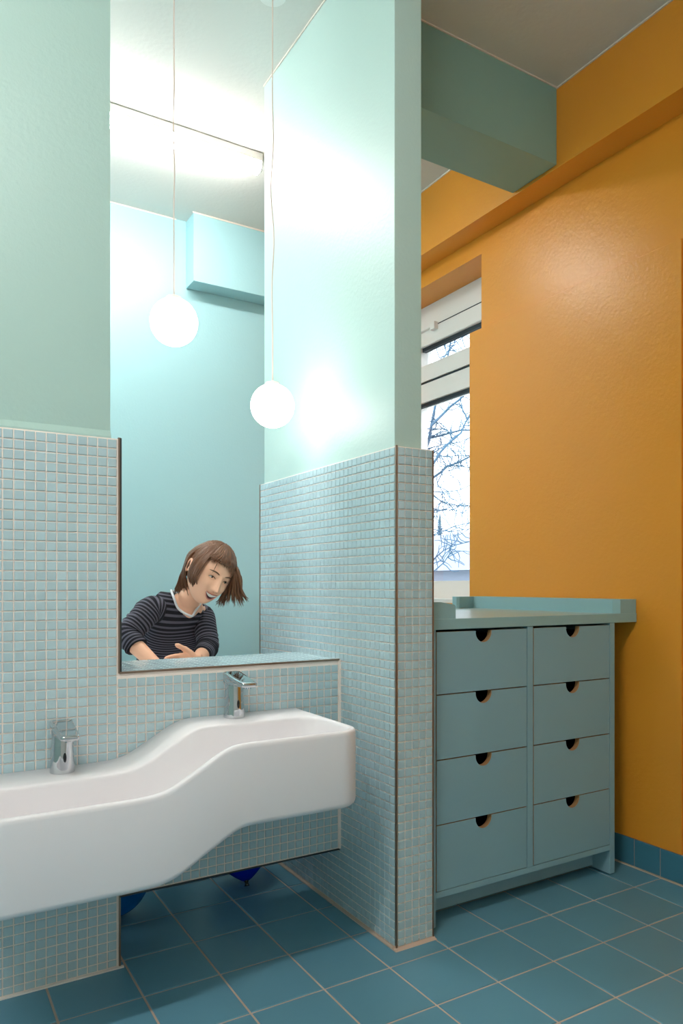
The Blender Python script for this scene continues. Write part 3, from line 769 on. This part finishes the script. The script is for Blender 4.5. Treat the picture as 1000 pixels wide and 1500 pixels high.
# skin: head, neck, shoulders, torso core, arms and hands grown into one surface by a voxel remesh
nb = H(0, -.034, -.060)
tube(bm, catmull([H(0, -.034, -.03), nb+(N1-nb)*.35, nb+(N1-nb)*.75, N1+Vector((0, 0, -.012)), at(262, 915, 2.65)]), [.038]*7+[.039]*6+[.041]*6+[.046]*3+[.052]*3, 28)
for P_, r_ in ((catmull([SL+Vector((0, 0, -.01)), at(244, 879, 2.57)+Vector((0, 0, -.012)), N1, at(287, 893, 2.63), SR+Vector((0, 0, -.005))]), [.030]*5+[.034]*6+[.042]*3+[.036]*5+[.028]*6),):
    tube(bm, P_, r_[:len(P_)], 20)
b3 = bmesh.new(); vs_ = sphere(b3, (0, 0, 0), 1, 32)
for v in vs_: v.co = at(270, 887, 2.585)+A_*v.co.x*.056+Z_*v.co.z*.050+B_*v.co.y*.040
tmp = bpy.data.meshes.new('tmp'); b3.to_mesh(tmp); b3.free(); bm.from_mesh(tmp); bpy.data.meshes.remove(tmp)
T_ = frames(catmull([at(261, 900, 2.61), chest, waist, hip]), SAX)
loft(bm, [(c, a, b, .092, .062) for c, a, b in T_], 32)
EL = at(186, 934, 2.43); WL = at(236, 982, 2.365)
ER = at(305, 948, 2.575); WR = at(290, 966, 2.455)
def arm(P_, R_): tube(bm, catmull(P_, 8), R_, 18)
arm([SL, EL], [.034-.006*i/8 for i in range(9)])
tube(bm, catmull([EL, EL+(WL-EL)*.3, WL], 8), [.0285, .029, .030, .0305, .030, .029, .0285, .028, .0275, .027, .026, .025, .024, .023, .0225, .022, .0215], 18)
arm([SR, ER], [.032-.006*i/8 for i in range(9)])
tube(bm, catmull([ER, ER+(WR-ER)*.4, WR], 8), [.026+.001*min(i, 4)-.0006*max(0, i-4) for i in range(17)], 18)
def hand(W, out, nrm, thumb, curl, spread=1.0):
    """W wrist, out finger direction, nrm back-of-hand normal, thumb side direction"""
    out = out.normalized(); nrm = (nrm-out*nrm.dot(out)).normalized(); th = out.cross(nrm); th = th if th.dot(thumb) > 0 else -th
    P_ = [(W-out*.01, .021, .016), (W+out*.012, .023, .0145), (W+out*.035, .031, .0135), (W+out*.058, .034, .0125), (W+out*.070, .031, .0105)]
    loft(bm, [(p_, th, nrm, ra, rb) for p_, ra, rb in P_], 20)
    for k, (off, L) in enumerate(((.0245, .058), (.0085, .064), (-.0078, .060), (-.0225, .048))):
        b0 = W+out*(.062-.004*abs(k-1.2))+th*off; d = (out+th*(.10*(1.5-k))*spread).normalized(); pts = [b0-d*.012, b0]; ang = 0
        for seg in (.44, .31, .25):
            ang += curl*(.8+.12*k); dd = d*math.cos(ang)-nrm*math.sin(ang); pts.append(pts[-1]+dd*L*seg)
        tube(bm, catmull(pts, 4), [.0082]*4+[.0080]*4+[.0074]*4+[.0070]*4+[.0052], 10)
        e = pts[-1]; sphere(bm, e, .0054, 10)
    b0 = W+out*.018+th*.020; d = (out*.62+th*.72+nrm*.12).normalized()
    pts = [b0-d*.008, b0+d*.018, b0+d*.038+out*.004, b0+d*.056+out*.012]
    tube(bm, catmull(pts, 5), [.0115]*5+[.0105]*5+[.0085]*5+[.0062], 12); sphere(bm, pts[-1], .0064, 10)
hand(WL, A_*.55-Z_*.8+B_*.05, A_*.7+Z_*.5, -B_, .35)
# the hand seen above the ledge: palm half open, thumb raised towards the left
hand(WR, -A_*.80-B_*.25-Z_*.10, Z_*.35+B_*.9, Z_*1.0, .30)
# legs inside the trousers' core
me = bpy.data.meshes.new('body'); bmesh.ops.recalc_face_normals(bm, faces=bm.faces); bm.to_mesh(me); bm.free()
body = link('body', me, 'skin'); gp(body)
md = body.modifiers.new('weld', 'REMESH'); md.mode = 'VOXEL'; md.voxel_size = .0022; md.use_smooth_shade = True
md = body.modifiers.new('soft', 'SMOOTH'); md.factor = .5; md.iterations = 4
# face features
def blob(name, m, c, ax, n=20):
    b2 = bmesh.new(); vs_ = sphere(b2, (0, 0, 0), 1, n)
    for v in vs_: v.co = c+SD*v.co.x*ax[0]+FW*v.co.y*ax[1]+U*v.co.z*ax[2]
    return gp(bobj(name, b2, m, None, True))
for sg in (-1, 1):
    e = surf(sg*.0285, .003)
    blob('eye', 'eye_white', e-FW*.0030, (.0105, .0052, .0046))
    blob('iris', 'iris', e+FW*.0004+SD*.0015, (.0046, .0028, .0042))
    P_ = [surf(sg*.0285+x, .003+.0052*(1-(x/.0125)**2)-.0015, .0012) for x in (-.0125, -.008, -.003, .003, .008, .0125)]
    b2 = bmesh.new(); tube(b2, P_, [.0008, .0013, .0016, .0016, .0013, .0008], 6); gp(bobj('eyelid', b2, 'brow', None, True))
    P_ = [surf(sg*.0285+x, .0005-.0045*(1-(x/.0125)**2), .0008) for x in (-.0125, -.006, 0, .006, .0125)]
    b2 = bmesh.new(); tube(b2, P_, [.0006, .0014, .0018, .0014, .0006], 6); gp(bobj('eyelid', b2, 'skin', None, True))
    P_ = [surf(sg*(.0285+x), .0205+.004*(1-((x-.002)/.018)**2), .0012) for x in (-.016, -.009, -.002, .006, .012, .018)]
    b2 = bmesh.new(); tube(b2, P_, [.0012, .0022, .0024, .0021, .0015, .0007], 6); gp(bobj('eyebrow', b2, 'brow', None, True))
xs = [-.0245+.049*k/12 for k in range(13)]
def crescent(name, m, top_, bot_, off, nn=5):
    b2 = bmesh.new(); G = []
    for x in xs:
        q = 1-(x/.0245)**2; z0, z1 = bot_(q), top_(q)
        G.append([b2.verts.new(surf(x, z0+(z1-z0)*k/nn, off+.0008*math.sin(PI*k/nn))) for k in range(nn+1)])
    for a, b in zip(G, G[1:]):
        for k in range(nn): b2.faces.new((a[k], a[k+1], b[k+1], b[k]))
    o = bobj(name, b2, m, None, True); md = o.modifiers.new('t', 'SOLIDIFY'); md.thickness = .001; gp(o)
UP = lambda q: -.0485-.0035*q
LO = lambda q: -.0485-.0225*q
crescent('mouth', 'mouth_dark', UP, LO, .0026)
crescent('teeth', 'teeth', lambda q: -.0490-.0040*q, lambda q: -.0490-.0132*q, .0042)
b2 = bmesh.new(); tube(b2, [surf(x, UP(1-(x/.0245)**2)+.0008, .0032) for x in xs], [.0006+.0010*max(0, 1-(x/.0245)**2)**.6 for x in xs], 8); gp(bobj('lip', b2, 'lip', None, True))
b2 = bmesh.new(); tube(b2, [surf(x, LO(1-(x/.0245)**2)-.0008, .0032) for x in xs], [.0006+.0017*max(0, 1-(x/.0245)**2)**.6 for x in xs], 8); gp(bobj('lip', b2, 'lip', None, True))
for sg in (-1, 1): blob('nostril', 'lip', surf(sg*.0065, -.0385, .0004), (.0022, .0012, .0014), 10)
# hair: cap over the skull, then clumps
b2 = bmesh.new(); uvl = b2.loops.layers.uv.new('uv'); G = []
def capd(th, j, nj):
    """th around (0 = face), j from crown down"""
    f = math.cos(th)
    lim = .76 if f > .60 else (.76+(.60-f)*1.36 if f > -.2 else 2.06)
    ph = min(lim, 2.15)*j/nj; return ph
for i in range(65):
    th = 2*PI*i/64; row = []
    for j in range(0, 19):
        ph = capd(th, j, 18); d = (math.sin(ph)*math.sin(th), math.sin(ph)*math.cos(th), math.cos(ph)); q = head_pt(d)
        k = 1.085+.012*math.sin(th*23+j*.2); row.append(b2.verts.new(H(q.x*k, q.y*k-.001, q.z*k+.001)))
    G.append(row)
for i in range(64):
    for j in range(18):
        f = b2.faces.new((G[i][j], G[i][j+1], G[i+1][j+1], G[i+1][j]))
        for lp, (a, b) in zip(f.loops, ((i, j), (i, j+1), (i+1, j+1), (i+1, j))): lp[uvl].uv = (a/16, b/18)
bmesh.ops.remove_doubles(b2, verts=b2.verts, dist=1e-5)
cap_o = bobj('hair', b2, 'brown_hair', None, True); md = cap_o.modifiers.new('t', 'SOLIDIFY'); md.thickness = .004; md.offset = 1; gp(cap_o)
def sk(th, ph, k=1.10):
    d = (math.sin(ph)*math.sin(th), math.sin(ph)*math.cos(th), math.cos(ph)); q = head_pt(d); return H(q.x*k, q.y*k, q.z*k)
def clump(b2, uvl, P_, w0, idx, thick=.5, tip=.15):
    P_ = catmull(P_, 5); n_ = len(P_)
    rr = [(w0*(1-(1-tip)*(i/(n_-1))**2.2)*(.55+.45*min(1, i/3)),)*2 for i in range(n_)]
    rr = [(a, b*thick) for a, b in rr]; tube(b2, P_, rr, 7, True, uvl, idx*.13)
b2 = bmesh.new(); uvl = b2.loops.layers.uv.new('uv'); rn = random.Random(3); idx = 0
DN = Vector((0, 0, -1))
# left curtain, ear side and nape: hangs straight down from the side of the head
for k in range(190):
    th = -rn.uniform(1.0, 3.0); a0 = sk(th, rn.uniform(.15, .7), 1.14); a1 = sk(th, 1.25, 1.155); a2 = sk(th, 1.75, 1.15)
    isear = -1.80 < th < -1.45
    if isear: th += .34*(1 if rn.random() < .7 else -1); a1 = sk(th, 1.25, 1.12); a2 = sk(th, 1.75, 1.13)
    d_ = 2.50+(.075*(-math.cos(th)))
    tu = 252+rn.uniform(0, 1)*42; f = (-th-.95)/2.05
    tu = 294-36*min(1, f*1.15)+rn.uniform(-4, 4); tv = 868+rn.uniform(-5, 6)-(3 if f > .5 else 0)
    if f < .12: tv = 862+rn.uniform(-6, 6)
    end = at(tu, tv, d_+.01+rn.uniform(-.02, .02)); mid = (a2+end)/2+(a2-HD).normalized()*.006
    clump(b2, uvl, [a0, a1, a2, mid, end], rn.uniform(.0055, .0085), idx); idx += 1
# swinging right side
for k in range(110):
    th = rn.uniform(.75, 2.6); a0 = sk(th, rn.uniform(.2, .7), 1.15); a1 = sk(th, 1.15, 1.165); f = (th-.75)/1.85
    g2 = rn.random()
    d_ = 2.50-.03*math.cos(th)+rn.uniform(-.02, .02)
    d_ += .03*(1-g2); a2 = at(336+13.5*g2+rn.uniform(-1.5, 1.5), 841+rn.uniform(-9, 6), d_)
    tu, tv = (321+43*g2**1.1+rn.uniform(-3, 3), 886+rn.uniform(-7, 4)-(6*g2 if g2 > .85 else 0))
    if rn.random() < .18: tu, tv = 318+rn.uniform(-4, 12), 884+rn.uniform(-4, 5)
    a3 = at(332+17*g2+(tu-332-17*g2)*.42, 866+rn.uniform(-4, 4), d_+.005)
    clump(b2, uvl, [a0, a1, a2, a3, at(tu, tv, d_+.01)], rn.uniform(.0030, .0055), idx, .6, .08); idx += 1
# crown sweep
for k in range(70):
    th = rn.uniform(-PI, PI); a0 = sk(th, .05, 1.10); a1 = sk(th, .55, 1.115); a2 = sk(th, 1.0, 1.115); a3 = sk(th, 1.32 if math.cos(th) < .45 else 1.0, 1.11)
    clump(b2, uvl, [a0, a1, a2, a3], rn.uniform(.007, .010), idx, .35, .5); idx += 1
# fringe over the forehead, swept towards the image's right
for k in range(70):
    t = k/69; th = -1.02+1.95*t+rn.uniform(-.04, .04)
    a0 = sk(th*.6-.05, .35, 1.10); a1 = sk(th*.85, .80, 1.13); a2 = sk(th, .98, 1.14)
    low = 1.10+.05*math.sin(t*19)+rn.uniform(-.07, .05)+(.11 if .60 < t < .82 else 0)-(.09 if .18 < t < .45 else 0)
    clump(b2, uvl, [a0, a1, a2, sk(th+.03, low, 1.115)], rn.uniform(.0036, .0058), idx, .4, .05); idx += 1
clump(b2, uvl, [sk(-.55, .7, 1.13), sk(-.55, 1.1, 1.14), sk(-.52, 1.42, 1.09)], .0022, idx)
hc = bobj('hair_strands', b2, 'brown_hair', None, True); hc['kind'] = 'stuff'; gp(hc)
# sweater
bm = bmesh.new(); uvl = bm.loops.layers.uv.new('uv')
KS = 1/.0120
TS = [((265, 871, 2.605), .078, .038), ((260, 898, 2.610), .119, .068), ((254, 925, 2.665), .122, .080), ((248, 960, 2.74), .120, .082), ((244, 1000, 2.84), .117, .080), ((242, 1030, 2.93), .116, .080)]
T_ = catmull([at(*t[0]) for t in TS], 7); FR = frames(T_, SAX); secs = []
for i, (c, a, b) in enumerate(FR):
    t = i/7; k = min(int(t), len(TS)-2); f = t-k
    secs.append((c, a, b, TS[k][1]+(TS[k+1][1]-TS[k][1])*f, TS[k][2]+(TS[k+1][2]-TS[k][2])*f))
loft(bm, secs, 56, uvl, KS, .012, cap=True)
POLY = [(246, 850), (249, 862), (253.5, 876), (258, 888), (267, 897), (277, 901), (283, 901), (286.5, 894), (290.5, 886), (292, 876), (292, 850)]
def inside(u, v):
    r = False
    for (x0, y0), (x1, y1) in zip(POLY, POLY[1:]+POLY[:1]):
        if (y0 > v) != (y1 > v) and u < (x1-x0)*(v-y0)/(y1-y0)+x0: r = not r
    return r
bmesh.ops.subdivide_edges(bm, edges=[e for e in bm.edges if min(v.co.z for v in e.verts) > .90], cuts=2, use_grid_fill=True)
for v in bm.verts:                       # scoop: the knit dips behind the neck there
    u_, v_, d_ = proj(v.co)
    if inside(u_, v_): v.co += B_*.034
sw = bobj('sweater', bm, 'striped_knit', None, True); gp(sw)
def sleeve(P_, R_, cuff_n):
    bm = bmesh.new(); uvl = bm.loops.layers.uv.new('uv'); Q = catmull(P_, 9); FRs = frames(Q, SAX); secs = []
    for i, (c, a, b) in enumerate(FRs):
        t = i/(len(FRs)-1)*(len(R_)-1); k = int(min(t, len(R_)-2)); r = R_[k]+(R_[k+1]-R_[k])*(t-k)
        if i > len(FRs)-cuff_n: r *= 1+.055*math.sin(i*2.1)+.03*math.sin(i*3.7+1)
        secs.append((c, a, b, r, r*.96))
    loft(bm, secs, 32, uvl, KS, .02, .5)
    gp(bobj('sleeve', bm, 'striped_knit', None, True))
inL = SL+(N1-SL)*.30
sleeve([inL+Vector((0, 0, -.016)), SL+Vector((0, 0, -.012)), SL+(EL-SL)*.5, EL+(SL-EL)*.08, EL+(WL-EL)*.30], [.040, .049, .047, .045, .042, .044, .038, .035], 26)
inR = SR+(N1-SR)*.30
sleeve([inR+Vector((0, 0, -.014)), SR+Vector((0, 0, -.010)), SR+(ER-SR)*.5, ER+(SR-ER)*.06, ER+(WR-ER)*.30, ER+(WR-ER)*.62], [.036, .042, .041, .039, .037, .037, .034, .031], 26)
# white neckline: open loop lying over the shoulders and chest
NP = [(250.5, 865, 2.575), (252, 869, 2.540), (255, 877, 2.515), (260, 890, 2.520), (268, 897, 2.525), (277, 901.5, 2.53), (282, 902, 2.535), (286, 895, 2.555), (292, 886, 2.59), (294, 882, 2.64), (288, 882, 2.69), (272, 878, 2.70), (257, 868, 2.64)]
Q = catmull([at(*p_) for p_ in NP]+[at(*NP[0])], 6)
bm = bmesh.new(); tube(bm, Q, [(.0042, .0042)]*len(Q), 10); gp(bobj('collar', bm, 'collar_white', None, True))
# skin inside the neckline sits in the body mesh; trousers and shoes
bm = bmesh.new(); loft(bm, [(c, a, b, .112, .088) for c, a, b in frames(catmull([hip+Vector((0, 0, .05)), hip, hip+Vector((0, 0, -.09))]), SAX)], 36)
LEGS = []
for sg in (-1, 1):
    h0 = hip+SAX*sg*.058+Vector((0, 0, -.03)); kn = h0+Vector((0, 0, 0))-B_*.03; kn.z = .34; an = h0+B_*.02; an.z = .075
    tube(bm, catmull([h0, kn, an], 8), [.074-.0018*i for i in range(17)], 20); LEGS.append(an)
gp(bobj('trousers', bm, 'trouser', None, True))
for an in LEGS:
    fd = -B_; bm = bmesh.new(); c = Vector((an.x, an.y, 0)); sd = A_
    loft(bm, [(c+Vector((0, 0, z))+fd*o_, sd, fd, ra, rb) for z, o_, ra, rb in ((.004, .035, .038, .105), (.03, .035, .040, .107), (.05, .025, .038, .092), (.075, .0, .036, .055), (.095, -.005, .036, .046))], 28)
    sh = gp(bobj('shoe', bm, 'shoe_mat', None, True))
